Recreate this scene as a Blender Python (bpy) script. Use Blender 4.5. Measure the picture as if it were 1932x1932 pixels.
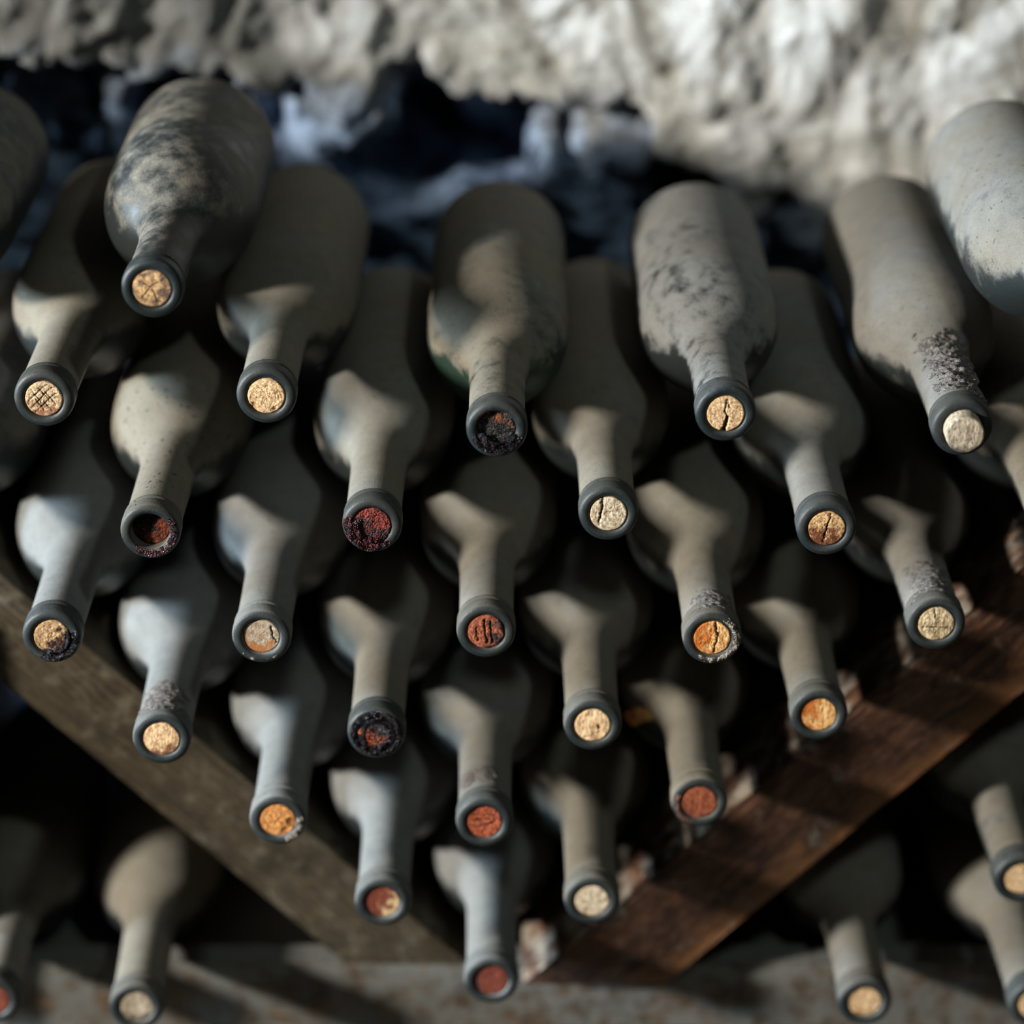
import bpy, bmesh, math, random
from mathutils import Vector, Matrix, noise

for o in list(bpy.data.objects):
    bpy.data.objects.remove(o)
SC = bpy.context.scene
COL = SC.collection
MM = 0.001

# ------------------------------------------------------------------ camera
cam_d = bpy.data.cameras.new('camera')
cam = bpy.data.objects.new('camera', cam_d)
COL.objects.link(cam)
cam.location = (0.0106, -1.2167, 0.8984)
cam.rotation_euler = (math.radians(90 - 24.416), 0, 0)
cam_d.sensor_width = 36
cam_d.lens = 93.98
cam_d.clip_start = 0.05
cam_d.dof.use_dof = True
cam_d.dof.focus_distance = 1.335
cam_d.dof.aperture_fstop = 2.7
cam_d.dof.aperture_blades = 0
SC.camera = cam

# ------------------------------------------------------------------ light
SC.view_settings.view_transform = 'Standard'
SC.view_settings.look = 'None'
SC.view_settings.gamma = 1
SC.view_settings.use_curve_mapping = False
SC.view_settings.exposure = 0.0

world = bpy.data.worlds.new('cellar_air')
SC.world = world
world.use_nodes = True
wb = world.node_tree.nodes['Background']
wb.inputs['Color'].default_value = (0.55, 0.85, 1.0, 1)
wb.inputs['Strength'].default_value = 0.0015


def area(name, loc, target, size, power, color, size_y=None):
    d = bpy.data.lights.new(name, 'AREA')
    d.energy = power
    d.color = color
    d.size = size
    if size_y:
        d.shape = 'RECTANGLE'
        d.size_y = size_y
    o = bpy.data.objects.new(name, d)
    COL.objects.link(o)
    o.location = loc
    o.rotation_euler = (Vector(target) - Vector(loc)).to_track_quat('-Z', 'Y').to_euler()
    return o


# cellar window, on the left and a little in front of the rack
area('cellar_window_light', (-2.74, -1.44, 1.32), (0.0, 0.05, 0.27), 0.24, 248, (1.0, 0.95, 0.87))
# ceiling lamp, up on the right and in front of the rack
area('ceiling_lamp_light', (0.75, -1.10, 1.95), (0.0, 0.1, 0.25), 0.12, 6.2, (0.88, 1.0, 0.98))
# cool daylight coming in low from the left
area('side_daylight', (-2.66, -0.36, 0.824), (0.0, 0.20, 0.32), 0.35, 178.0, (0.64, 0.83, 1.0))


# ------------------------------------------------------------------ helpers
def link(name, me, parent=None, mat=None, loc=None):
    o = bpy.data.objects.new(name, me)
    COL.objects.link(o)
    if parent is not None:
        o.parent = parent
    if loc is not None:
        o.location = loc
    if mat is not None and len(me.materials) == 0:
        me.materials.append(mat)
    return o


def mesh_from(name, verts, faces, smooth=True):
    me = bpy.data.meshes.new(name)
    me.from_pydata(verts, [], faces)
    me.validate()
    me.update()
    if smooth:
        me.polygons.foreach_set('use_smooth', [True] * len(me.polygons))
    return me


def new_mat(name):
    m = bpy.data.materials.new(name)
    m.use_nodes = True
    nt = m.node_tree
    for n in list(nt.nodes):
        nt.nodes.remove(n)
    return m, nt


class NT:
    """Tiny node-tree writer."""
    def __init__(self, nt):
        self.nt = nt

    def n(self, typ, props=None, **ins):
        nd = self.nt.nodes.new(typ)
        for k, v in (props or {}).items():
            setattr(nd, k, v)
        for k, v in ins.items():
            s = nd.inputs[int(k[1:])] if k[0] == '_' and k[1:].isdigit() else nd.inputs[k.replace('_', ' ')]
            if isinstance(v, bpy.types.NodeSocket):
                self.nt.links.new(v, s)
            else:
                s.default_value = v
        return nd

    def math(self, op, a, b=0.0, c=0.0, clamp=False):
        return self.n('ShaderNodeMath', {'operation': op, 'use_clamp': clamp}, _0=a, _1=b, _2=c).outputs[0]

    def vmath(self, op, a, b=(0, 0, 0)):
        return self.n('ShaderNodeVectorMath', {'operation': op}, _0=a, _1=b).outputs[0]

    def noise(self, vec, scale, detail=4, rough=0.55, dist=0.0):
        return self.n('ShaderNodeTexNoise', None, Vector=vec, Scale=scale, Detail=detail, Roughness=rough, Distortion=dist).outputs[0]

    def step(self, x, lo, hi):
        return self.n('ShaderNodeMapRange', {'interpolation_type': 'SMOOTHSTEP'}, _0=x, _1=lo, _2=hi, _3=0.0, _4=1.0).outputs[0]

    def mix(self, f, a, b):
        nd = self.n('ShaderNodeMix', {'data_type': 'RGBA'})
        for idx, v in ((0, f), (6, a), (7, b)):
            if isinstance(v, bpy.types.NodeSocket):
                self.nt.links.new(v, nd.inputs[idx])
            else:
                nd.inputs[idx].default_value = v if idx == 0 else (*v, 1)
        return nd.outputs[2]

    def mixf(self, f, a, b):
        nd = self.n('ShaderNodeMix', {'data_type': 'FLOAT'})
        for idx, v in ((0, f), (2, a), (3, b)):
            if isinstance(v, bpy.types.NodeSocket):
                self.nt.links.new(v, nd.inputs[idx])
            else:
                nd.inputs[idx].default_value = v
        return nd.outputs[0]

    def attr(self, name, typ='OBJECT'):
        return self.n('ShaderNodeAttribute', {'attribute_type': typ, 'attribute_name': name}).outputs['Fac']

    def out(self, color, rough, bump=None, strength=0.3, distance=0.001, spec=0.5, coat=None, sheen=None):
        p = self.n('ShaderNodeBsdfPrincipled')
        for k, v in (('Base Color', color), ('Roughness', rough), ('Specular IOR Level', spec)):
            if isinstance(v, bpy.types.NodeSocket):
                self.nt.links.new(v, p.inputs[k])
            else:
                p.inputs[k].default_value = (*v, 1) if isinstance(v, tuple) else v
        if bump is not None:
            b = self.n('ShaderNodeBump', None, Strength=strength, Distance=distance, Height=bump)
            self.nt.links.new(b.outputs[0], p.inputs['Normal'])
        if coat:
            p.inputs['Coat Weight'].default_value = coat
            p.inputs['Coat Roughness'].default_value = 0.2
        o = self.n('ShaderNodeOutputMaterial')
        self.nt.links.new(p.outputs[0], o.inputs[0])
        return p

    def local(self):
        """object coordinates in millimetres shifted by a random amount per object"""
        c = self.n('ShaderNodeTexCoord').outputs['Object']
        mm = self.vmath('MULTIPLY', c, (1000, 1000, 1000))
        r = self.n('ShaderNodeObjectInfo').outputs['Random']
        cmb = self.n('ShaderNodeCombineXYZ', None, X=self.math('MULTIPLY', r, 913.0), Y=self.math('MULTIPLY', r, 377.0), Z=self.math('MULTIPLY', r, 1511.0)).outputs[0]
        return mm, self.vmath('ADD', mm, cmb)


# ------------------------------------------------------------------ materials
def mat_dusty_glass(name, lip=False):
    m, nt = new_mat(name)
    t = NT(nt)
    mm, v = t.local()
    nz = t.n('ShaderNodeSeparateXYZ', None, Vector=t.n('ShaderNodeNewGeometry').outputs['Normal']).outputs[2]
    big = t.noise(v, 0.022, 3, 0.5, 0.6)
    mid = t.noise(v, 0.11, 5, 0.6)
    fine = t.noise(v, 0.9, 4, 0.65)
    speck = t.noise(v, 0.35, 2, 0.5)
    dust = t.attr('dust')
    warm = t.attr('warm')
    # how much dust lies here: more on what faces up, broken up by noise
    a = t.math('MULTIPLY_ADD', t.step(nz, -0.42, 0.34), 0.95, t.math('SUBTRACT', dust, 0.52))
    a = t.math('ADD', a, t.math('MULTIPLY_ADD', big, 1.1, -0.55))
    a = t.math('ADD', a, t.math('MULTIPLY', t.math('SUBTRACT', mid, 0.5), t.attr('mottle')))
    a = t.math('ADD', a, t.math('MULTIPLY_ADD', fine, 0.35, -0.17))
    cover = t.step(a, 0.10, 0.75)
    if lip:
        ny = t.n('ShaderNodeSeparateXYZ', None, Vector=t.n('ShaderNodeNewGeometry').outputs['Normal']).outputs[1]
        side = t.math('MULTIPLY', t.step(ny, -0.85, -0.30), t.attr('lipdust'))
        cover = t.math('MULTIPLY', cover, t.math('ADD', t.mixf(mid, 0.0, 0.22), side))
    holes = t.math('SUBTRACT', 1.0, t.math('MULTIPLY', t.step(speck, 0.655, 0.69), t.attr('specks')))
    cover = t.math('MULTIPLY', cover, holes)
    warm_dust = t.mix(mid, (0.130, 0.114, 0.086), (0.218, 0.198, 0.158))
    cool_dust = t.mix(mid, (0.125, 0.130, 0.126), (0.220, 0.224, 0.217))
    wmask = t.step(t.math('ADD', t.math('MULTIPLY_ADD', big, 1.0, -0.5), warm), 0.15, 0.85)
    dcol = t.mix(wmask, cool_dust, warm_dust)
    grime = t.mix(fine, (0.45, 0.42, 0.40), (1.15, 1.15, 1.15))
    dcol = t.n('ShaderNodeMix', {'data_type': 'RGBA', 'blend_type': 'MULTIPLY'}, _0=0.7, _6=dcol, _7=grime).outputs[2]
    green = t.attr('green')
    glass = t.mix(green, (0.010, 0.013, 0.013), (0.011, 0.027, 0.018))
    if lip:
        glass = t.mix(0.5, glass, (0.010, 0.017, 0.020))
    col = t.mix(cover, glass, dcol)
    rough = t.mixf(cover, 0.42 if lip else 0.45, 0.92)
    t.out(col, rough, t.math('ADD', fine, t.math('MULTIPLY', mid, 1.5)), 0.25, 0.0006, t.mixf(cover, 0.28 if lip else 0.5, 0.12))
    return m


def mat_cork(name, c1, c2, c3, stain, sdir=(0, -1), pit=0.5, grain=0.0, gloss=0.8, beads=False):
    """c1/c2: cork tones, c3: wine stain or mould; stain amount, direction it comes from."""
    m, nt = new_mat(name)
    t = NT(nt)
    mm, v = t.local()
    if grain:
        v2 = t.n('ShaderNodeMapping', {'vector_type': 'POINT'}, Vector=v, Rotation=(0, math.radians(35), 0), Scale=(1.0, 1.0, 0.28)).outputs[0]
    else:
        v2 = v
    n1 = t.noise(v2, 0.70, 6, 0.75, 0.1)
    n2 = t.noise(v2, 1.15, 4, 0.65)
    n3 = t.noise(v, 0.22, 4, 0.6)
    base = t.mix(t.step(n1, 0.38, 0.60), tuple(x * 0.72 for x in c1), tuple(min(0.9, x * 1.12) for x in c2))
    s = t.n('ShaderNodeSeparateXYZ', None, Vector=mm)
    along = t.math('ADD', t.math('MULTIPLY', s.outputs[0], sdir[0] / 9.4), t.math('MULTIPLY', s.outputs[2], sdir[1] / 9.4))
    sm = t.math('ADD', t.math('MULTIPLY', along, 0.55), t.math('MULTIPLY_ADD', n3, 2.2, -1.1))
    sm = t.math('ADD', sm, t.math('MULTIPLY_ADD', n1, 0.8, -0.4))
    sm = t.step(t.math('ADD', sm, stain * 2 - 1), -0.18, 0.18)
    col = t.mix(sm, base, c3)
    pits = t.math('MULTIPLY', t.step(n2, 0.575, 0.64), pit)
    col = t.mix(pits, col, (c3[0] * 0.25, c3[1] * 0.22, c3[2] * 0.22))
    col = t.mix(t.math('MULTIPLY', t.attr('crack', 'GEOMETRY'), 0.93), col, (0.012, 0.006, 0.004))
    hgt = t.math('SUBTRACT', n1, n2)
    if beads:
        hgt = t.math('SUBTRACT', hgt, t.math('MULTIPLY', t.n('ShaderNodeTexVoronoi', None, Vector=v, Scale=1.05).outputs['Distance'], 1.8))
    t.out(col, t.mixf(sm, 0.9, gloss), hgt, 0.8, 0.0012 if beads else 0.0007, 0.5 if beads else 0.25)
    return m


def mat_mould(name, c1, c2, rough=0.3):
    m, nt = new_mat(name)
    t = NT(nt)
    mm, v = t.local()
    n = t.noise(v, 0.5, 4, 0.6)
    n2 = t.noise(v, 2.2, 3, 0.6)
    vo = t.n('ShaderNodeTexVoronoi', None, Vector=v, Scale=1.15)
    bead = t.math('SUBTRACT', 1.0, vo.outputs['Distance'])
    rc = t.n('ShaderNodeSeparateXYZ', None, Vector=vo.outputs['Color']).outputs[0]
    k = t.math('ADD', n, t.math('MULTIPLY_ADD', rc, 0.42, -0.21))
    t.out(t.mix(t.step(k, 0.5, 0.66), c1, c2), rough, t.math('ADD', bead, t.math('MULTIPLY', n2, 0.4)), 1.0, 0.0026, 0.5)
    return m


def mat_crust():
    m, nt = new_mat('dry_dust_crust')
    t = NT(nt)
    mm, v = t.local()
    n = t.noise(v, 0.4, 4, 0.6)
    n2 = t.noise(v, 1.8, 4, 0.65)
    col = t.mix(t.step(n, 0.4, 0.62), (0.13, 0.115, 0.105), (0.25, 0.225, 0.205))
    col = t.mix(t.step(n2, 0.53, 0.58), col, (0.012, 0.011, 0.013))
    t.out(col, 0.95, n2, 0.8, 0.0012, 0.1)
    return m


def mat_wood(name, axis, dark, mid, light, dusty, dust_col, grain_scale=1.0, bare=None):
    m, nt = new_mat(name)
    t = NT(nt)
    c = t.n('ShaderNodeTexCoord').outputs['Object']
    mm = t.vmath('MULTIPLY', c, (1000, 1000, 1000))
    # object x runs along the board
    v = t.n('ShaderNodeMapping', None, Vector=mm, Scale=(0.07, 1, 1)).outputs[0]
    warp = t.noise(mm, 0.012, 3, 0.5)
    w = t.n('ShaderNodeCombineXYZ', None, X=0.0, Y=t.math('MULTIPLY', warp, 40.0), Z=t.math('MULTIPLY', warp, 28.0)).outputs[0]
    v = t.vmath('ADD', v, w)
    ring = t.n('ShaderNodeTexWave', {'wave_type': 'BANDS', 'bands_direction': 'Z', 'wave_profile': 'SAW'}, Vector=v, Scale=0.075 * grain_scale, Distortion=3.4 if grain_scale < 2 else 5.0, Detail=4.0, Detail_Scale=0.5 if grain_scale < 2 else 0.22).outputs[1]
    fib = t.noise(v, 0.55, 5, 0.65)
    streak = t.noise(v, 0.16, 4, 0.6)
    blot = t.noise(mm, 0.020, 5, 0.62, 0.5)
    blot2 = t.noise(mm, 0.055, 5, 0.65, 0.3)
    col = t.mix(t.math('MULTIPLY', t.step(ring, 0.1, 0.95), t.step(streak, 0.3, 0.62)), dark, mid)
    col = t.mix(t.math('MULTIPLY', t.step(fib, 0.48, 0.72), 0.7), col, light)
    col = t.mix(t.math('MULTIPLY', t.step(blot, 0.52, 0.32), 0.75), col, tuple(x * 0.35 for x in dark))
    if bare:
        # the lower arris is rubbed down to bare orange wood
        lz = t.n('ShaderNodeSeparateXYZ', None, Vector=mm).outputs[2]
        e = t.step(t.math('ADD', lz, t.math('MULTIPLY_ADD', blot2, 44.0, -22.0)), bare + 16.0, bare - 4.0)
        col = t.mix(t.math('MULTIPLY', e, 0.65), col, t.mix(t.step(ring, 0.2, 0.9), (0.10, 0.042, 0.016), (0.33, 0.150, 0.052)))
    nz = t.n('ShaderNodeSeparateXYZ', None, Vector=t.n('ShaderNodeNewGeometry').outputs['Normal']).outputs[2]
    fd = t.noise(mm, 0.10, 6, 0.68)
    dm = t.math('ADD', t.math('MULTIPLY', nz, 0.85), t.math('MULTIPLY_ADD', fd, 1.6, -0.8))
    dm = t.math('ADD', dm, t.math('MULTIPLY_ADD', blot2, 3.6, -1.8))
    dm = t.step(t.math('ADD', dm, dusty), 0.05, 0.95)
    col = t.mix(dm, col, dust_col)
    t.out(col, t.mixf(dm, 0.5, 0.95), t.math('ADD', t.math('MULTIPLY', ring, 0.7), t.math('ADD', fib, fd)), 0.6, 0.0014, 0.3)
    return m


def mat_plaster():
    m, nt = new_mat('rough_lime_plaster')
    t = NT(nt)
    c = t.n('ShaderNodeTexCoord').outputs['Object']
    mm = t.vmath('MULTIPLY', c, (1000, 1000, 1000))
    n1 = t.noise(mm, 0.014, 5, 0.6, 0.5)
    n2 = t.noise(mm, 0.05, 5, 0.65)
    n3 = t.noise(mm, 0.5, 4, 0.6)
    col = t.mix(t.step(n1, 0.36, 0.62), (0.33, 0.315, 0.275), (0.455, 0.455, 0.445))
    col = t.mix(t.math('MULTIPLY', t.step(n2, 0.56, 0.72), 0.65), col, (0.20, 0.175, 0.115))
    col = t.mix(t.math('MULTIPLY', t.step(n3, 0.45, 0.75), 0.3), col, (0.58, 0.58, 0.58))
    # shade over the left half, painted into the plaster colour
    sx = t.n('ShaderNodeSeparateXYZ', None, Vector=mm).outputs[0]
    left_shade = t.step(t.math('ADD', sx, t.math('MULTIPLY_ADD', n1, 240.0, -120.0)), 20.0, -170.0)
    col = t.mix(t.math('MULTIPLY', left_shade, 0.78), col, (0.085, 0.088, 0.084))
    blue_lit_stone = t.mix(t.step(n2, 0.35, 0.6), (0.040, 0.060, 0.095), (0.25, 0.34, 0.49))  # cool bluish light painted into the rubble colour
    col = t.mix(t.attr('blue_lit_stone', 'GEOMETRY'), col, blue_lit_stone)
    t.out(col, 0.95, t.math('ADD', t.math('MULTIPLY', n2, 2.0), n3), 0.6, 0.004, 0.1)
    return m


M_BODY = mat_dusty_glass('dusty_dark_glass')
M_LIP = mat_dusty_glass('bare_lip_glass', lip=True)
M_CRUST = mat_crust()
M_MOULD_BLACK = mat_mould('black_crystal_mould', (0.004, 0.003, 0.005), (0.020, 0.012, 0.016), 0.2)
M_MOULD_PURPLE = mat_mould('purple_wine_mould', (0.010, 0.004, 0.008), (0.15, 0.022, 0.024), 0.28)
M_MOULD_PALE = mat_mould('pale_wax_residue', (0.22, 0.18, 0.14), (0.46, 0.38, 0.30), 0.7)

BEIGE = ((0.54, 0.32, 0.155), (0.74, 0.51, 0.29))
PALE = ((0.44, 0.32, 0.20), (0.64, 0.53, 0.38))
GREYC = ((0.27, 0.215, 0.155), (0.47, 0.385, 0.285))
ORANGE = ((0.52, 0.19, 0.045), (0.66, 0.31, 0.10))
RUST = ((0.22, 0.050, 0.020), (0.33, 0.095, 0.040))
RED = ((0.15, 0.018, 0.014), (0.30, 0.040, 0.022))
BROWN = (0.16, 0.052, 0.018)
DARKR = (0.030, 0.009, 0.008)
CORKS = {
    'clean': mat_cork('clean_beige_cork', *BEIGE, (0.36, 0.19, 0.08), 0.20, pit=0.7),
    'clean_grain': mat_cork('grained_beige_cork', *BEIGE, (0.33, 0.17, 0.07), 0.20, pit=0.55, grain=1),
    'scored': mat_cork('scored_cork', (0.46, 0.30, 0.16), (0.66, 0.48, 0.29), (0.27, 0.12, 0.06), 0.34, pit=0.9),
    'pale': mat_cork('pale_cork', *PALE, (0.30, 0.19, 0.10), 0.22, pit=0.55),
    'starred': mat_cork('starred_tan_cork', (0.46, 0.24, 0.10), (0.62, 0.40, 0.20), (0.13, 0.085, 0.055), 0.47, (0.1, -0.1), pit=0.9),
    'grey': mat_cork('grey_weathered_cork', *GREYC, (0.10, 0.075, 0.055), 0.30, pit=0.7, grain=1),
    'half_brown': mat_cork('half_stained_cork', (0.50, 0.27, 0.11), (0.66, 0.42, 0.21), BROWN, 0.47, (-0.2, -1), pit=0.7),
    'half_black': mat_cork('mould_bitten_cork', (0.42, 0.25, 0.11), (0.56, 0.37, 0.20), DARKR, 0.42, (0.7, -0.8), pit=0.8),
    'bottom_brown': mat_cork('brown_edged_cork', *BEIGE, (0.20, 0.08, 0.035), 0.30, (0.2, -1), pit=0.5, grain=1),
    'straw': mat_cork('straw_fibrous_cork', (0.36, 0.25, 0.13), (0.58, 0.45, 0.27), (0.12, 0.08, 0.05), 0.26, (-0.3, -0.3), pit=0.8, grain=1),
    'wax_spot': mat_cork('waxy_grey_cork', (0.36, 0.28, 0.20), (0.45, 0.37, 0.27), (0.40, 0.16, 0.05), 0.42, (-0.25, -1), pit=0.4),
    'orange': mat_cork('orange_cork', *ORANGE, (0.25, 0.07, 0.02), 0.32, (0.6, -0.3), pit=0.8),
    'orange_grain': mat_cork('streaked_orange_cork', (0.60, 0.25, 0.06), (0.74, 0.46, 0.19), (0.46, 0.13, 0.02), 0.44, (-0.8, 0.3), pit=0.8, grain=1),
    'rust': mat_cork('rust_brown_cork', *RUST, (0.13, 0.035, 0.02), 0.32, (-0.7, -0.5), pit=0.8),
    'red': mat_cork('wine_red_cork', (0.36, 0.055, 0.018), (0.50, 0.12, 0.04), (0.05, 0.009, 0.007), 0.30, (0, 0), pit=1.0, gloss=0.45, beads=True),
    'dull_red': mat_cork('dull_red_cork', (0.15, 0.030, 0.018), (0.24, 0.062, 0.036), (0.10, 0.05, 0.06), 0.30, (-0.7, 0.2), pit=0.6),
    'red_mould': mat_cork('red_mouldy_cork', *RED, (0.022, 0.007, 0.012), 0.48, (-0.5, -0.9), pit=1.0, gloss=0.35, beads=True),
    'black_mould': mat_cork('blackened_cork', (0.30, 0.05, 0.015), (0.42, 0.09, 0.03), (0.006, 0.005, 0.008), 0.55, (0.7, 0.7), pit=1.0, gloss=0.3, beads=True),
    'black_orange': mat_cork('black_and_orange_cork', (0.40, 0.09, 0.012), (0.52, 0.14, 0.02), (0.010, 0.009, 0.010), 0.68, (0.0, -1.0), pit=1.0, gloss=0.4, beads=True),
    'two_tone': mat_cork('two_tone_cork', (0.56, 0.36, 0.16), (0.70, 0.52, 0.30), (0.17, 0.040, 0.022), 0.58, (-1.0, 0.35), pit=0.5),
    'streaked_dark': mat_cork('dark_streaked_cork', (0.26, 0.062, 0.028), (0.38, 0.12, 0.06), (0.022, 0.012, 0.012), 0.42, (0.5, -0.1), pit=0.9, gloss=0.5),
    'hollow': mat_cork('sunken_dark_cork', (0.10, 0.022, 0.010), (0.20, 0.045, 0.018), (0.008, 0.004, 0.004), 0.50, (-0.8, 0.6), pit=1.0, gloss=0.4),
}

# ------------------------------------------------------------------ bottle meshes
SEG = 56
L_BOT = 294.0


def catmull(pts, sub):
    out = []
    n = len(pts)
    for i in range(n - 1):
        p0, p1, p2, p3 = pts[max(i - 1, 0)], pts[i], pts[i + 1], pts[min(i + 2, n - 1)]
        for k in range(sub):
            u = k / sub
            out.append(tuple(0.5 * (2 * p1[j] + (p2[j] - p0[j]) * u + (2 * p0[j] - 5 * p1[j] + 4 * p2[j] - p3[j]) * u * u
                                    + (3 * p1[j] - p0[j] - 3 * p2[j] + p3[j]) * u ** 3) for j in (0, 1)))
    out.append(pts[-1])
    return out


def lathe(name, prof, seg=SEG, close=False):
    """prof: (radius, y) in mm, y away from the mouth"""
    vs, fs = [], []
    for r, y in prof:
        for k in range(seg):
            a = 2 * math.pi * k / seg
            vs.append((r * MM * math.cos(a), y * MM, r * MM * math.sin(a)))
    rows = len(prof)
    rng = rows if close else rows - 1
    for i in range(rng):
        j = (i + 1) % rows
        for k in range(seg):
            k2 = (k + 1) % seg
            fs.append((i * seg + k, j * seg + k, j * seg + k2, i * seg + k2))
    return mesh_from(name, vs, fs)


def body_profile(R=38.3, sh=0.0, neck=14.0, ln=294.0):
    s = sh
    e = ln - 294.0
    p = [(10.0, 26), (neck - 0.1, 13.0), (neck, 16), (neck, 40), (neck + 0.3, 66 + s), (neck + 1.1, 79 + s), (neck + 3.6, 89 + s), (R * 0.60, 97 + s),
         (R * 0.76, 105.5 + s), (R * 0.885, 115 + s), (R * 0.965, 127 + s), (R * 0.995, 141 + s), (R, 155 + s), (R, 205 + e), (R, 276 + e),
         (R * 0.985, 285 + e), (R * 0.93, 291 + e), (R * 0.82, 294 + e), (R * 0.62, 293 + e), (R * 0.40, 280 + e), (R * 0.12, 268 + e), (0.02, 266 + e)]
    return [p[0]] + catmull(p[1:], 4)


LIP_PROF = [(9.45, 30), (9.45, 3.0), (9.6, 1.4), (10.2, 0.5), (11.0, 0.1), (12.2, 0.0), (13.5, 0.25), (14.35, 0.85), (14.85, 1.9), (15.05, 3.4),
            (15.1, 6.5), (14.95, 8.4), (14.5, 9.6), (14.35, 10.2), (14.45, 10.8), (14.85, 11.3), (15.0, 12.2), (14.9, 13.3), (14.5, 14.2), (14.15, 14.8), (13.6, 15.4), (12.0, 15.6)]
ME_LIP = lathe('finish_lip', LIP_PROF)
ME_LIP.materials.append(M_LIP)
BODY_CACHE = {}


def body_mesh(R, sh, neck, ln):
    key = (R, sh, neck, ln)
    if key not in BODY_CACHE:
        me = lathe('bottle_glass', body_profile(R, sh, neck, ln))
        me.materials.append(M_BODY)
        BODY_CACHE[key] = me
    return BODY_CACHE[key]


def cork_mesh(seed, cracks=(), rough=0.35, scoops=(), dome=0.2):
    """Cork: worn end face with grooves, faces -y; cracks: (x0,z0,x1,z1,width,depth) in mm."""
    R = 9.35
    rings, seg = 30, 72
    vs, fs, crk = [], [], []
    off = Vector((seed * 7.31, seed * 3.77, seed * 1.19))

    def h(x, z):
        q = Vector((x, 0, z))
        e = 0.5 * rough * noise.fractal(q * 0.30 + off, 0.7, 2.1, 4) + rough * 0.55 * noise.noise(q * 2.1 + off)
        r = math.hypot(x, z)
        e += dome * (1 - (r / R) ** 2) - 0.5 * max(0, (r - 8.6) / 0.75) ** 2
        c = 0.0
        for (x0, z0, x1, z1, w, d) in cracks:
            dx, dz = x1 - x0, z1 - z0
            L2 = dx * dx + dz * dz
            u = max(0, min(1, ((x - x0) * dx + (z - z0) * dz) / L2))
            wob = 0.55 * noise.noise(Vector((u * 4, seed, 3.3)))
            nx, nz_ = -dz / L2 ** 0.5, dx / L2 ** 0.5
            px, pz = x0 + u * dx + nx * wob, z0 + u * dz + nz_ * wob
            ww = w * (0.65 + 0.9 * abs(noise.noise(Vector((u * 5, seed * 2.1, 0.5)))))
            k = max(0, 1 - math.hypot(x - px, z - pz) / ww)
            k = min(1, k * 1.8)
            e -= d * k
            c = max(c, k)
        for (sx, sz, sr, d) in scoops:
            k = max(0, 1 - (math.hypot(x - sx, z - sz) / sr) ** 2 + 0.35 * noise.noise(q * 0.8 + off))
            e -= d * min(1, k)
        return e, c

    e, c = h(0, 0)
    vs.append((0, -e * MM, 0))
    crk.append(c)
    for i in range(1, rings + 1):
        r = R * i / rings
        for k in range(seg):
            a = 2 * math.pi * k / seg
            rr = r
            if i == rings:
                rr = r - 0.15 * abs(noise.noise(Vector((math.cos(a) * 3, seed, math.sin(a) * 3))))
            x, z = rr * math.cos(a), rr * math.sin(a)
            e, c = h(x, z)
            vs.append((x * MM, -e * MM, z * MM))
            crk.append(c)
    for k in range(seg):
        fs.append((0, 1 + k, 1 + (k + 1) % seg))
    for i in range(rings - 1):
        for k in range(seg):
            k2 = (k + 1) % seg
            a0 = 1 + i * seg
            fs.append((a0 + k, a0 + seg + k, a0 + seg + k2, a0 + k2))
    base = len(vs)
    for y in (1.5, 24.0):
        for k in range(seg):
            a = 2 * math.pi * k / seg
            vs.append((R * MM * math.cos(a), y * MM, R * MM * math.sin(a)))
            crk.append(0)
    last = 1 + (rings - 1) * seg
    for k in range(seg):
        k2 = (k + 1) % seg
        fs.append((last + k, base + k, base + k2, last + k2))
        fs.append((base + k, base + seg + k, base + seg + k2, base + k2))
    fs.append(tuple(base + seg + k for k in range(seg)))
    me = mesh_from('cork', vs, fs)
    at = me.attributes.new('crack', 'FLOAT', 'POINT')
    at.data.foreach_set('value', crk)
    return me


def ring_crust(name, seed, a0, a1, r0, r1, hmax, mat, thr=0.0, cell=1.2):
    """Lumpy growth on the mouth, between angles a0..a1 (degrees, 0 = right, 90 = up) and radii r0..r1 mm."""
    vs, fs, keep = [], [], []
    nr, na = max(6, int((r1 - r0) / 0.45)), max(16, int(abs(a1 - a0) * 0.45))
    off = Vector((seed * 5.17, seed * 2.3, 0))
    full = abs(a1 - a0) >= 359

    def front(r):
        if r < 9.4:
            return 0.0
        return LIPY(r)
    for i in range(nr + 1):
        r = r0 + (r1 - r0) * i / nr
        for k in range(na + 1):
            u = k / na
            a = math.radians(a0 + (a1 - a0) * u)
            x, z = r * math.cos(a), r * math.sin(a)
            q = Vector((x, 0, z))
            d = noise.cell_vector(q * cell + off)
            e = 0.55 * abs(noise.fractal(q * 0.9 + off, 0.6, 2.0, 4)) + 0.9 * noise.noise(q * 0.35 + off) + 0.35 * d.x
            edge = min(1.0, (r - r0) / 1.2 + 0.05, (r1 - r) / 1.2 + 0.05)
            if not full:
                edge = min(edge, u * 6, (1 - u) * 6)
            e = (e + 0.35) * edge - thr
            keep.append(e > 0)
            vs.append((x * MM, (front(r) - max(0, e) * hmax + 0.12) * MM, z * MM))
    w = na + 1
    for i in range(nr):
        for k in range(na):
            ids = (i * w + k, (i + 1) * w + k, (i + 1) * w + k + 1, i * w + k + 1)
            if sum(keep[j] for j in ids) >= 2:
                fs.append(ids)
    me = bpy.data.meshes.new(name)
    me.from_pydata(vs, [], fs)
    bm = bmesh.new()
    bm.from_mesh(me)
    bmesh.ops.delete(bm, geom=[v for v in bm.verts if not v.link_faces], context='VERTS')
    bm.to_mesh(me)
    bm.free()
    me.materials.append(mat)
    return me


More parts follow.
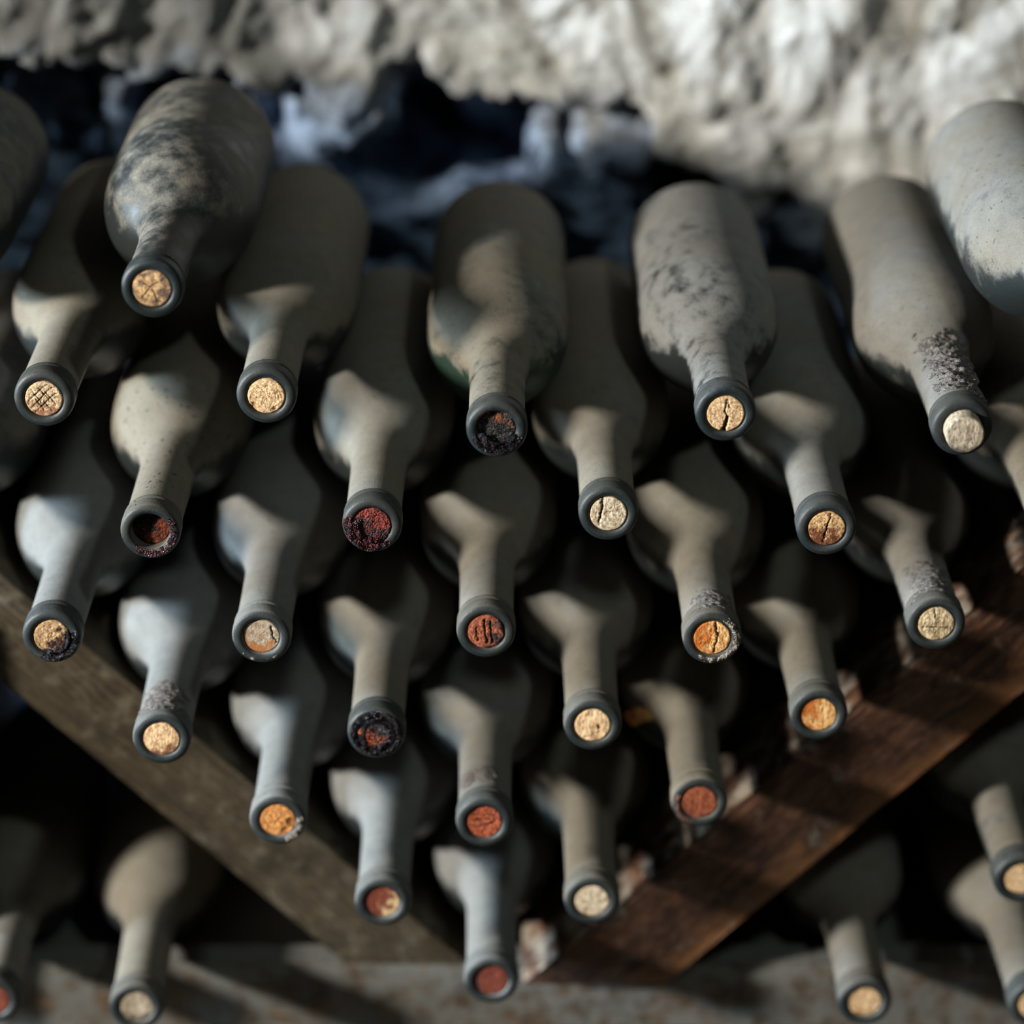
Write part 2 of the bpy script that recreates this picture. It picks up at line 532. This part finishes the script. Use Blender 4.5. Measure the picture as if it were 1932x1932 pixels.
def LIPY(r):
    pts = [(10.2, 0.5), (11.0, 0.1), (12.2, 0.0), (13.3, 0.35), (14.2, 1.1), (14.8, 2.3), (15.05, 3.8), (15.1, 6.5)]
    if r <= 10.2:
        return 0.5 + (10.2 - r) * 1.0
    for (ra, ya), (rb, yb) in zip(pts, pts[1:]):
        if r <= rb:
            return ya + (yb - ya) * (r - ra) / (rb - ra)
    return 6.5


def neck_crust(name, seed, y0, y1, a0, a1, hmax, thr, prof, freq=0.42):
    """Caked dust on the neck, angle 90 = up."""
    off = Vector((seed * 3.1, seed * 9.7, seed))
    ny, na = int((y1 - y0) / 0.55), int((a1 - a0) / 3.0)

    def rad(y):
        for (ra, ya), (rb, yb) in zip(prof, prof[1:]):
            if ya <= y <= yb and yb > ya:
                return ra + (rb - ra) * (y - ya) / (yb - ya)
        return 14.0
    vs, fs, keep = [], [], []
    for i in range(ny + 1):
        y = y0 + (y1 - y0) * i / ny
        r = rad(y)
        for k in range(na + 1):
            u = k / na
            a = math.radians(a0 + (a1 - a0) * u)
            q = Vector((r * math.cos(a), y, r * math.sin(a)))
            e = 0.75 * noise.fractal(q * freq + off, 0.55, 2.1, 5) + 0.7 * noise.noise(q * 0.16 + off)
            e += 0.55 - 1.1 * max(abs(2 * u - 1) ** 3, abs(2 * i / ny - 1) ** 4)
            e -= thr
            keep.append(e > 0)
            rr = r + 0.05 + hmax * max(0.0, min(1.2, e)) ** 0.8
            vs.append((rr * math.cos(a) * MM, y * MM, rr * math.sin(a) * MM))
    w = na + 1
    for i in range(ny):
        for k in range(na):
            ids = (i * w + k, (i + 1) * w + k, (i + 1) * w + k + 1, i * w + k + 1)
            if sum(keep[j] for j in ids) >= 2:
                fs.append(ids)
    me = bpy.data.meshes.new(name)
    me.from_pydata(vs, [], fs)
    bm = bmesh.new()
    bm.from_mesh(me)
    bmesh.ops.delete(bm, geom=[v for v in bm.verts if not v.link_faces], context='VERTS')
    bm.to_mesh(me)
    bm.free()
    me.materials.append(M_CRUST)
    me.polygons.foreach_set('use_smooth', [True] * len(me.polygons))
    return me


FULL_PROF = [(15.05, 3.8), (15.1, 6.5), (14.95, 8.4), (14.5, 9.6), (14.35, 10.2), (14.45, 10.8), (14.85, 11.3), (15.0, 12.2), (14.9, 13.3), (14.5, 14.2),
             (14.15, 14.8), (14.0, 16), (14.0, 40), (14.3, 66), (15.1, 79), (17.6, 89), (22.9, 97)]

# ------------------------------------------------------------------ the bottles
# x, y, z of the mouth in mm, radius, shoulder shift, yaw/pitch degrees, dust, warm, cork kind, recess, label
B = []


def bottle(x, y, z, label, cork, group, R=38.2, sh=0.0, yaw=0.0, pitch=0.0, dust=0.45, warm=0.5, green=0.0, mottle=0.9, specks=0.3, lipdust=0.12, recess=0.6, seed=1, roll=None,
           cracks=(), scoops=(), rough=0.35, extras=(), neck=14.0, dome=0.2, ln=294.0):
    rt = bpy.data.objects.new('wine_bottle', None)
    COL.objects.link(rt)
    rt.empty_display_size = 0.03
    m = Matrix.Translation((x * MM, y * MM, z * MM)) @ Matrix.Rotation(math.radians(yaw), 4, 'Z') @ Matrix.Rotation(math.radians(pitch), 4, 'X')
    rt.matrix_world = m @ Matrix.Translation((0, ln * MM, 0))
    rt['label'] = label
    rt['category'] = 'bottle'
    rt['group'] = group
    up = (0, -ln * MM, 0)
    b = link('bottle_glass', body_mesh(R, sh, neck, ln), rt, loc=up)
    l = link('finish_lip', ME_LIP, rt, loc=up)
    for o in (b, l):
        o['dust'] = dust
        o['warm'] = warm
        o['green'] = green if o is b else 0.0
        o['mottle'] = mottle
        o['specks'] = specks
        o['lipdust'] = lipdust
    if cork:
        cm = cork_mesh(seed, cracks, rough, scoops, dome)
        cm.materials.append(CORKS[cork])
        link('cork', cm, rt, loc=(0, (recess - ln) * MM, 0))
    for nm, me in extras:
        link(nm, me, rt, loc=up)
    return rt


G1 = 'dusty bottles stacked in the V of the rack'
G2 = 'dusty bottles lying under the left plank'
G3 = 'dusty bottles lying under the right plank'

# ---- row resting on top of the pile
bottle(-163.0, 1.0, 463.5, 'fat dark bottle with star-cracked tan cork, topmost of those showing whole', 'starred', G1, R=40.6, sh=-9, ln=246, dust=-0.06, warm=0.6, mottle=1.2, seed=1,
       cracks=((-1, 1, 6, 5, .35, .5), (-1, 1, -5, -5, .35, .5), (0, 0, 3, -7, .35, .5), (0, 1, -6, 4, .3, .4)))
bottle(-288.0, -22.0, 463.5, 'dark bottle at the upper left edge, its neck cut off by the frame', None, G1, R=39.5, ln=262, dust=0.15, warm=0.45, seed=2)
bottle(281.0, -46.0, 456.5, 'pale grey-green dusty bottle highest at the right edge, neck out of frame', None, G1, R=39.6, sh=3, ln=276, dust=0.52, warm=0.5, mottle=1.1, specks=0.6, seed=3)

# ---- second row
bottle(-222.5, 17.8, 399.5, 'bottle whose cork is scored with a woven crosshatch, left of the star-cracked cork', 'scored', G1, R=38.2, dust=0.5, warm=0.8, seed=4,
       cracks=((-7, -5, 5, 7, .42, .5), (-5, -7, 7, 4, .42, .5), (-8, -1, 2, 8, .42, .5), (-6, 5, -1, -2, .4, .5), (-2, 6, 3, -1, .4, .5), (1, 4, 6, -3, .4, .5), (-4, 0, 0, -6, .4, .5), (0, -1, 4, -7, .4, .5)))
bottle(-111.9, 20.0, 400.2, 'bottle with a speckled beige cork nicked at its edge, below the fat dark bottle', 'clean', G1, R=38.2, ln=278, dust=0.5, warm=0.7, seed=5,
       scoops=((-6.5, -5, 2.0, 1.0), (4, -7, 1.6, 0.8)), rough=0.5)
bottle(3.1, -8.8, 394.0, 'greenish bottle in the top middle, sunken cork black under an orange patch', 'black_orange', G1, R=38.0, sh=-4, dust=0.30, warm=0.75, green=1.0, mottle=2.0, seed=6,
       recess=3.2, rough=0.9, extras=(('mould_crust', ring_crust('mould_crust', 6, 190, 350, 6.5, 13.6, 1.5, M_MOULD_BLACK, 0.1)),))
bottle(116.0, 3.4, 397.4, 'mottled grey bottle whose tan cork is split by one black vertical crack', 'clean', G1, R=38.0, sh=-6, ln=268, dust=0.30, warm=0.30, mottle=2.0, seed=7,
       cracks=((0.3, 8.6, -0.4, 1.0, .5, 1.0), (-0.4, 1, 0.8, -1.5, .5, 1.2), (0.8, -1.5, -0.6, -8.6, 1.3, 2.2), (0.4, 7.5, 1.8, 3.5, .4, .8)))
bottle(231.3, -7.5, 394.4, 'bottle with crumbly dust caked on its neck and a grey cork standing proud', 'grey', G1, R=38.0, ln=302, dust=0.62, warm=0.5, seed=8, recess=-8.5,
       extras=(('dust_crust', neck_crust('dust_crust', 8, 14, 94, -5, 150, 2.6, 0.22, FULL_PROF, 0.34)),))

# ---- third row
bottle(-283.0, -4.0, 338.6, 'dark bottle at the left edge below the crosshatched cork, mostly out of frame', None, G1, dust=0.2, warm=0.3, seed=9)
bottle(-170.0, -6.9, 338.0, 'round-shouldered bottle with an open-looking dark mouth, its cork sunk deep inside', 'hollow', G1, R=38.2, sh=4, dust=0.50, warm=0.9, mottle=1.1, specks=0.95, seed=10, lipdust=0.40, recess=6.5, rough=0.8,
       extras=(('mould_crust', ring_crust('mould_crust', 10, 215, 410, 9.8, 14.8, 0.9, M_MOULD_PURPLE, 0.18)),))
bottle(-59.4, -1.8, 339.2, 'bottle with a wine-red mouldy cork spilling purple crystals over the left of its mouth', 'red_mould', G1, R=38.2, dust=0.55, warm=0.6, seed=11, rough=0.9, recess=0.6,
       extras=(('mould_crust', ring_crust('mould_crust', 11, 150, 320, 6.0, 15.0, 1.6, M_MOULD_PURPLE, 0.02)),))
bottle(59.2, 8.1, 341.0, 'bottle whose pale cork has a black crack left of centre and a grey smudge', 'pale', G1, R=38.0, dust=0.5, warm=0.75, seed=12,
       cracks=((-3.2, 8.4, -3.4, 2, .8, 1.4), (-3.4, 2, -4.8, -3.5, .8, 1.4), (-4.8, -3.5, -4.9, -5.5, .4, .9)), scoops=((0, 0, 2.2, 0.3),))
bottle(168.0, -3.5, 338.2, 'bottle with a beige cork cracked down the middle and stained rust brown below', 'half_brown', G1, R=38.0, dust=0.5, warm=0.45, seed=13, rough=0.5,
       cracks=((2.0, 8.5, 0.3, 1.5, .45, .9), (0.3, 1.5, -0.9, -3.5, .6, 1.2), (-0.9, -3.5, -1.6, -7.5, .45, .9)))
bottle(285.2, 1.6, 339.5, 'bottle at the right edge below the proud grey cork, neck out of frame', None, G1, R=38.0, dust=0.35, warm=0.8, seed=14)

# ---- fourth row
bottle(-222.7, -10.0, 280.7, 'leftmost bottle on the left plank, tan cork bitten by black mould at lower right', 'half_black', G1, R=38.2, yaw=0.8, dust=0.62, warm=0.1, seed=15, rough=0.6, recess=1.0,
       extras=(('mould_crust', ring_crust('mould_crust', 15, 235, 385, 6.8, 15.05, 1.3, M_MOULD_BLACK, 0.05)),))
bottle(-116.4, -10.0, 280.7, 'bottle whose cork has a smooth waxy grey centre ringed with orange brown', 'wax_spot', G1, R=38.2, dust=0.62, warm=0.35, seed=16, lipdust=0.75, recess=1.6, rough=0.2,
       cracks=((5.2, 5.5, 5.6, 0.5, .6, .9), (5.6, .5, 7.6, -3.5, .5, .8)), extras=(('wax_residue', ring_crust('wax_residue', 16, 200, 330, 11.5, 15.0, 0.7, M_MOULD_PALE, 0.45)),))
bottle(-2.6, -6.2, 281.7, 'bottle in the middle of the pile with a dark cork streaked rust red', 'streaked_dark', G1, R=38.2, dust=0.45, warm=0.65, seed=17, lipdust=0.40, rough=0.8,
       cracks=((-1, 7, 0.5, -6, .8, 1.2), (2.2, 6, 3.2, -6, .7, 1.2), (-5, 3, -4.2, -5, .5, .8)))
bottle(112.0, -10.8, 280.5, 'bottle with a crumbling orange tan cork, its mouth ringed with pale dry crust', 'orange_grain', G1, R=38.2, dust=0.5, warm=0.75, seed=18, lipdust=0.50, rough=0.6, recess=0.6,
       cracks=((1.6, 8.5, 2.6, 2, .7, 1.0), (3.4, 3, 1.0, -8, .55, 1.0)),
       extras=(('mouth_crust', ring_crust('mouth_crust', 18, 225, 440, 10.4, 15.0, 1.1, M_MOULD_PALE, 0.2)), ('dust_crust', neck_crust('dust_crust', 18, 3.9, 30, 30, 140, 1.0, 0.22, FULL_PROF))))
bottle(227.0, 0.5, 282.8, 'rightmost bottle on the right plank, straw-coloured fibrous cork and flaking dust on its neck', 'straw', G1, R=38.0, dust=0.5, warm=0.6, seed=19, lipdust=0.40, rough=0.55,
       cracks=((-1.2, 8.5, -0.9, 4, .45, .8), (-7, -1.5, 6, -2.2, .4, .6)), extras=(('dust_crust', neck_crust('dust_crust', 19, 3.9, 50, 20, 150, 0.9, 0.25, FULL_PROF)),))

# ---- fifth row
bottle(-169.6, -13.9, 223.8, 'bottle on the left plank with black flecked dust on its neck and a brown-edged cork', 'bottom_brown', G1, R=38.0, yaw=0.7, dust=0.66, warm=0.05, seed=20, lipdust=0.50, rough=0.4,
       extras=(('dust_crust', neck_crust('dust_crust', 20, 3.9, 40, 25, 155, 0.8, 0.22, FULL_PROF)),))
bottle(-59.4, -9.0, 224.4, 'bottle whose whole mouth is grown over with glittering black crystals, red cork showing through', 'black_mould', G1, R=38.2, dust=0.5, warm=0.6, seed=21, rough=1.2, recess=-0.2,
       extras=(('mould_crust', ring_crust('mould_crust', 21, -90, 269.5, 5.5, 13.8, 1.5, M_MOULD_BLACK, 0.1)),))
bottle(52.4, -2.9, 225.8, 'bottle right of centre with a fresh honey-beige cork marked by one dark pit', 'clean_grain', G1, R=38.0, dust=0.48, warm=0.6, seed=22, lipdust=0.45,
       cracks=((2.8, -0.3, 3.3, -1.2, .9, 1.5), (-4, -7, 3, -3.8, .3, .5)))
bottle(170.4, 5.4, 227.2, 'bottle on the right plank with an amber cork streaked by diagonal grain', 'orange_grain', G1, R=38.0, dust=0.5, warm=0.7, seed=23, lipdust=0.35, recess=1.2, rough=0.4)

# ---- sixth row
bottle(-112.6, -3.3, 168.9, 'bottle on the left plank with a bright orange cork crumbled at its right edge', 'orange', G1, R=38.0, dust=0.68, warm=0.12, seed=24, lipdust=0.85, rough=0.6, recess=0.8,
       scoops=((7, -1, 3, 1.6), (4, -6, 2.5, 1.0)), extras=(('mouth_crust', ring_crust('mouth_crust', 24, 280, 380, 9.8, 14.2, 1.0, M_MOULD_PALE, 0.3)),))
bottle(-3.9, -6.1, 169.2, 'bottle low in the middle with a bright red-orange cork cut by dark grooves', 'red', G1, R=38.0, dust=0.42, warm=0.4, seed=25, lipdust=0.30, rough=0.7, recess=1.4,
       cracks=((-6, 1, 3, 2, .6, 1.0), (-4, -3, 5, 0, .6, 1.0), (0, 5, 6, 4, .5, .8), (-3, 4, -6, 5, .5, .8)), extras=(('dust_crust', neck_crust('dust_crust', 25, 19, 38, 60, 165, 0.7, 0.0, FULL_PROF, 0.25)),))
bottle(110.1, 10.5, 171.6, 'bottle on the right plank with a rust-brown cork level with a chipped lip', 'rust', G1, R=38.0, dust=0.5, warm=0.85, seed=26, lipdust=0.85, rough=0.5,
       extras=(('mould_crust', ring_crust('mould_crust', 26, 150, 260, 10.2, 14.6, 0.7, mat_mould('rust_residue', (0.10, 0.04, 0.025), (0.30, 0.13, 0.08), 0.7), 0.1)),))

# ---- seventh row
bottle(-58.8, 3.1, 113.9, 'bottle on the left plank whose cork is half dark red, half straw yellow', 'two_tone', G1, R=38.0, dust=0.55, warm=0.3, seed=27, lipdust=0.60, recess=1.6)
bottle(53.6, 4.3, 114.2, 'bottle on the right plank with a plain pale straw cork, next above the lowest bottle', 'pale', G1, R=38.0, dust=0.45, warm=0.8, seed=28, lipdust=0.55, recess=0.8)

# ---- the lowest
bottle(-0.7, 10.7, 58.4, 'lowest bottle, in the point of the V, with a dull red cork', 'dull_red', G1, R=38.0, dust=0.55, warm=0.3, seed=29, lipdust=0.60, recess=1.8)

# ---- under the left plank
bottle(-196.6, 12.4, 40.0, 'bottle under the left plank with a greyish cork, standing out over the bottom beam', 'grey', G2, R=38.0, yaw=1.6, dust=0.45, warm=0.75, seed=30, lipdust=0.50, recess=1.4)
bottle(-277.0, 18.5, 40.0, 'bottle in the bottom left corner, its dark red cork cut by the frame', 'dull_red', G2, R=38.0, yaw=1.6, dust=0.35, warm=0.6, seed=31, recess=1.4)
# ---- under the right plank
bottle(205.8, 16.9, 40.0, 'bottle under the right plank with a clean tan cork low over the bottom beam', 'clean', G3, R=38.0, dust=0.42, warm=0.55, seed=32, lipdust=0.40, recess=1.4)
bottle(300.0, 14.9, 40.0, 'pale dusty bottle in the bottom right corner, its neck running out of the frame', 'clean', G3, R=38.0, dust=0.66, warm=0.6, seed=33)
bottle(287.0, 21.6, 117.0, 'bottle resting on a paler one under the right plank, tan cork half cut off', 'clean', G3, R=38.0, dust=0.3, warm=0.6, seed=34, recess=1.2)

# ---- a crumb of cork caught on a shoulder
def crumb(loc):
    bm = bmesh.new()
    bmesh.ops.create_icosphere(bm, subdivisions=3, radius=1.0)
    for v in bm.verts:
        k = 1 + 0.55 * noise.noise(v.co * 1.4 + Vector((3, 1, 7))) + 0.25 * noise.noise(v.co * 4.0)
        v.co = Vector((v.co.x * 7.0 * k, v.co.y * 4.5 * k, v.co.z * 4.2 * k)) * MM
    me = bpy.data.meshes.new('cork_crumb')
    bm.to_mesh(me)
    bm.free()
    me.materials.append(CORKS['orange_grain'])
    o = link('cork_crumb', me, loc=loc)
    o['label'] = 'small orange crumb of cork caught on the shoulder beside the rust-brown cork'
    o['category'] = 'crumb'


crumb((0.0820, 0.105, 0.1730))

# ------------------------------------------------------------------ the rack
rack = bpy.data.objects.new('wine_rack', None)
COL.objects.link(rack)
rack.location = (0, 0.1, -0.08)
rack['label'] = 'old wooden wine rack of two planks meeting in a V on a bottom beam'
rack['category'] = 'rack'
bpy.context.view_layer.update()


def board(name, mat, length, y0, y1, thick, M, seed, cut_z=None, nl=120, nd=24, nt=8, amp=0.6):
    """A board along local x (0..length), depth y0..y1, top face at local z = 0, thickness downwards. mm. Worn faces and edges."""
    bm = bmesh.new()
    grid = {}

    def vert(i, j, k):
        key = (i, j, k)
        if key not in grid:
            x = length * i / nl
            # finer steps near the front
            y = y0 + (y1 - y0) * (j / nd) ** 2
            z = -thick * k / nt
            q = Vector((x * 0.012 + seed, y * 0.05, z * 0.05))
            q2 = Vector((x * 0.035 + seed * 3, y * 0.22, z * 0.22))
            d = amp * noise.fractal(q, 0.8, 2.0, 3) + 0.35 * amp * noise.noise(q2)
            if j == 0:
                y += d * 0.8
            if k == 0:
                z -= 0.4 + d * 0.6 + amp * 0.6
            if k == nt:
                z += d
            # rounded arrises
            if j == 0 and k in (0, nt):
                wear = (1.6 if k == 0 else 0.7) + (1.4 if k == 0 else 0.5) * abs(noise.noise(Vector((x * 0.02, seed, 4.0))))
                y += wear
                z += -wear * 0.7 if k == 0 else wear * 0.7
            grid[key] = bm.verts.new((x * MM, y * MM, z * MM))
        return grid[key]
    for i in range(nl):
        for j in range(nd):
            bm.faces.new((vert(i, j, 0), vert(i + 1, j, 0), vert(i + 1, j + 1, 0), vert(i, j + 1, 0)))
            bm.faces.new((vert(i, j, nt), vert(i, j + 1, nt), vert(i + 1, j + 1, nt), vert(i + 1, j, nt)))
        for k in range(nt):
            bm.faces.new((vert(i, 0, k), vert(i, 0, k + 1), vert(i + 1, 0, k + 1), vert(i + 1, 0, k)))
            bm.faces.new((vert(i, nd, k), vert(i + 1, nd, k), vert(i + 1, nd, k + 1), vert(i, nd, k + 1)))
    for j in range(nd):
        for k in range(nt):
            bm.faces.new((vert(0, j, k), vert(0, j + 1, k), vert(0, j + 1, k + 1), vert(0, j, k + 1)))
            bm.faces.new((vert(nl, j, k), vert(nl, j, k + 1), vert(nl, j + 1, k + 1), vert(nl, j + 1, k)))
    if cut_z is not None:
        inv = M.inverted()
        co = inv @ Vector((0, 0, cut_z * MM))
        no = (inv.to_3x3() @ Vector((0, 0, 1))).normalized()
        r = bmesh.ops.bisect_plane(bm, geom=bm.verts[:] + bm.edges[:] + bm.faces[:], plane_co=co, plane_no=no, clear_inner=True)
        ed = [g for g in r['geom_cut'] if isinstance(g, bmesh.types.BMEdge)]
        bmesh.ops.holes_fill(bm, edges=ed)
    bmesh.ops.recalc_face_normals(bm, faces=bm.faces[:])
    me = bpy.data.meshes.new(name)
    bm.to_mesh(me)
    bm.free()
    me.polygons.foreach_set('use_smooth', [True] * len(me.polygons))
    me.materials.append(mat)
    try:
        me.set_sharp_from_angle(angle=math.radians(50))
    except Exception:
        pass
    o = link(name, me)
    o.parent = rack
    o.matrix_parent_inverse = Matrix.Identity(4)
    o.matrix_basis = Matrix.Translation(-Vector(rack.location)) @ M
    return o


M_LEFT = mat_wood('dusty_grey_brown_wood', 0, (0.026, 0.020, 0.012), (0.060, 0.044, 0.025), (0.095, 0.070, 0.042), 0.05, (0.098, 0.083, 0.056))
M_RIGHT = mat_wood('dark_red_brown_wood', 0, (0.020, 0.009, 0.006), (0.135, 0.058, 0.030), (0.25, 0.125, 0.065), -0.22, (0.22, 0.19, 0.152), 2.6, bare=-54.0)
M_BEAM = mat_wood('grey_weathered_wood', 0, (0.050, 0.038, 0.025), (0.13, 0.085, 0.050), (0.25, 0.145, 0.075), 0.58, (0.120, 0.120, 0.110))
# left plank: local x runs down the slope towards the point of the V
c45 = math.sqrt(0.5)
Lx = Matrix(((c45, 0, c45, 0), (0, 1, 0, 0), (-c45, 0, c45, 0), (0, 0, 0, 1)))   # x axis goes right and down
ML = Matrix.Translation((-0.560, 0, 0.560)) @ Lx
board('diagonal_plank', M_LEFT, 860, 92, 345, 50, ML, 3.0, cut_z=16)
Rx = Matrix(((c45, 0, -c45, 0), (0, 1, 0, 0), (c45, 0, c45, 0), (0, 0, 0, 1)))   # x axis goes right and up
MR = Matrix.Translation((-0.0765, 0, -0.0765)) @ Rx
board('diagonal_plank', M_RIGHT, 860, 70, 345, 58, MR, 8.0, cut_z=16)
# out-of-view board added to shade the bottles under the left plank
board('added_shade_board', M_BEAM, 255, 58, 345, 22, Matrix.Translation((-0.318, 0, 0.0)) @ Matrix(((0, 0, 1, 0), (0, 1, 0, 0), (-1, 0, 0, 0), (0, 0, 0, 1))) @ Matrix.Translation((-0.256, 0, 0)), 31.0, nl=30)
# the neighbouring planks that close the lower bins, outside the picture
board('diagonal_plank', M_RIGHT, 760, 92, 345, 50, Matrix.Translation((-1.125, 0, 0.0)) @ Rx, 21.0, cut_z=16, nl=40)
board('diagonal_plank', M_LEFT, 760, 92, 345, 50, Matrix.Translation((0.600, 0, 0.525)) @ Lx, 22.0, cut_z=16, nl=40)
board('bottom_beam', M_BEAM, 2300, 93, 112, 80, Matrix.Translation((-1.15, 0, 0.016)), 12.0, nd=8)
board('shelf_board', M_BEAM, 2300, 113, 350, 18, Matrix.Translation((-1.15, 0, 0.0015)), 15.0, nt=3)

# ------------------------------------------------------------------ the wall behind
def wall_height(x, z):
    """mm the plaster stands out towards the rack at x, z (mm)"""
    q = Vector((x, 0, z))
    q = q + 14 * noise.noise_vector(q * 0.02)
    h = 12 * noise.fractal(q * 0.0085 + Vector((3.1, 0, 7.7)), 0.85, 2.0, 3)
    rid = 1 - abs(noise.noise(Vector((q.x * 0.017 + q.z * 0.006, 2, q.z * 0.010 + 1))))
    h += 6 * (rid - 0.6)
    h += 3.2 * noise.fractal(q * 0.045 + Vector((0, 5, 0)), 0.6, 2.2, 4)
    h += 6 * noise.fractal(q * 0.026 + Vector((8, 0, 2)), 0.7, 2.1, 3)
    lump = noise.noise(q * 0.024 + Vector((1, 1, 5)))
    h += 7 * max(-0.25, lump)
    h += 0.30 * max(0, min(200, -120 - x))
    # below a ragged edge the plaster has fallen off and rubble lies open, set back, with blue light painted into its colour
    zb = interp(EDGE, x) + 16 * noise.noise(Vector((x * 0.030, 3, 1))) + 11 * noise.noise(Vector((x * 0.07, 3, z * 0.05))) + 6 * noise.noise(Vector((x * 0.17, 3, z * 0.15)))
    u = (zb - z) / 16.0
    st = max(0.0, min(1.0, 0.5 + u))
    st = st * st * (3 - 2 * st)
    if st > 0:
        q3 = q + 10 * noise.noise_vector(q * 0.03)
        g = -38 + 30 * noise.noise(q3 * 0.026 + Vector((4, 4, 4))) + 10 * noise.fractal(q3 * 0.05, 0.7, 2.1, 4)
        for (hx, hz, rx, rz) in ((18, 420, 112, 46), (-62, 392, 42, 34), (130, 392, 40, 24)):
            k = max(0, 1 - (((x - hx) / rx) ** 2 + ((z - hz) / rz) ** 2))
            g -= 75 * min(1, k * 2.4)
        for (bx, bz, rx, rz, hh) in LUMPS:
            dq = ((x - bx + 5 * noise.noise(q * 0.07)) / rx) ** 2 + ((z - bz + 5 * noise.noise(q * 0.07 + Vector((7, 0, 0)))) / rz) ** 2
            if dq < 1.6:
                g = max(g, hh * (1 - dq / 1.6) ** 0.6 - 26 + 5 * noise.fractal(q * 0.06, 0.7, 2.1, 3))
        h = h * (1 - st) + g * st
    sc = 0.5 + (zb - 6 - z) / 46.0 + 0.35 * noise.fractal(q * 0.05 + Vector((2, 0, 9)), 0.7, 2.1, 3)
    return h, max(0.0, min(1.0, sc))


EDGE = [(-520, 480), (-300, 474), (-170, 460), (-120, 446), (-65, 457), (10, 438), (85, 430), (118, 392), (160, 374), (230, 366), (300, 372), (520, 372)]
LUMPS = [(-97, 444, 30, 34, 30), (-112, 418, 18, 18, 24), (33, 398, 11, 22, 42), (58, 378, 22, 28, 36), (76, 408, 26, 16, 34), (-236, 431, 10, 42, 30), (-205, 405, 14, 18, 22), (150, 372, 22, 14, 28), (205, 355, 20, 20, 26)]


def interp(tab, x):
    for (xa, ya), (xb, yb) in zip(tab, tab[1:]):
        if x <= xb:
            k = (x - xa) / (xb - xa)
            k = k * k * (3 - 2 * k)
            return ya + (yb - ya) * k
    return tab[-1][1]


def build_wall():
    nx, nzv = 330, 260
    x0, x1, z0, z1 = -520, 520, -90, 730
    vs, fs, sts = [], [], []
    for j in range(nzv + 1):
        z = z0 + (z1 - z0) * j / nzv
        for i in range(nx + 1):
            x = x0 + (x1 - x0) * i / nx
            hh, st = wall_height(x, z)
            vs.append((x * MM, (405 - hh) * MM, z * MM))
            sts.append(st)
    w = nx + 1
    for j in range(nzv):
        for i in range(nx):
            fs.append((j * w + i, j * w + i + 1, (j + 1) * w + i + 1, (j + 1) * w + i))
    me = mesh_from('wall_back', vs, fs)
    me.attributes.new('blue_lit_stone', 'FLOAT', 'POINT').data.foreach_set('value', sts)
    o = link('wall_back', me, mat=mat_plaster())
    o['kind'] = 'structure'
    return o


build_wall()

# floor under the rack
fl = mesh_from('floor', [(-1.5, -1.5, -0.081), (1.5, -1.5, -0.081), (1.5, 0.5, -0.081), (-1.5, 0.5, -0.081)], [(0, 1, 2, 3)], False)
fm, fnt = new_mat('packed_earth')
ft = NT(fnt)
fc = ft.vmath('MULTIPLY', ft.n('ShaderNodeTexCoord').outputs['Object'], (1000, 1000, 1000))
fn = ft.noise(fc, 0.03, 5)
ft.out(ft.mix(fn, (0.05, 0.042, 0.032), (0.10, 0.085, 0.066)), 0.95, fn, 0.5, 0.003, 0.1)
fo = link('floor', fl, mat=fm)
fo['kind'] = 'structure'
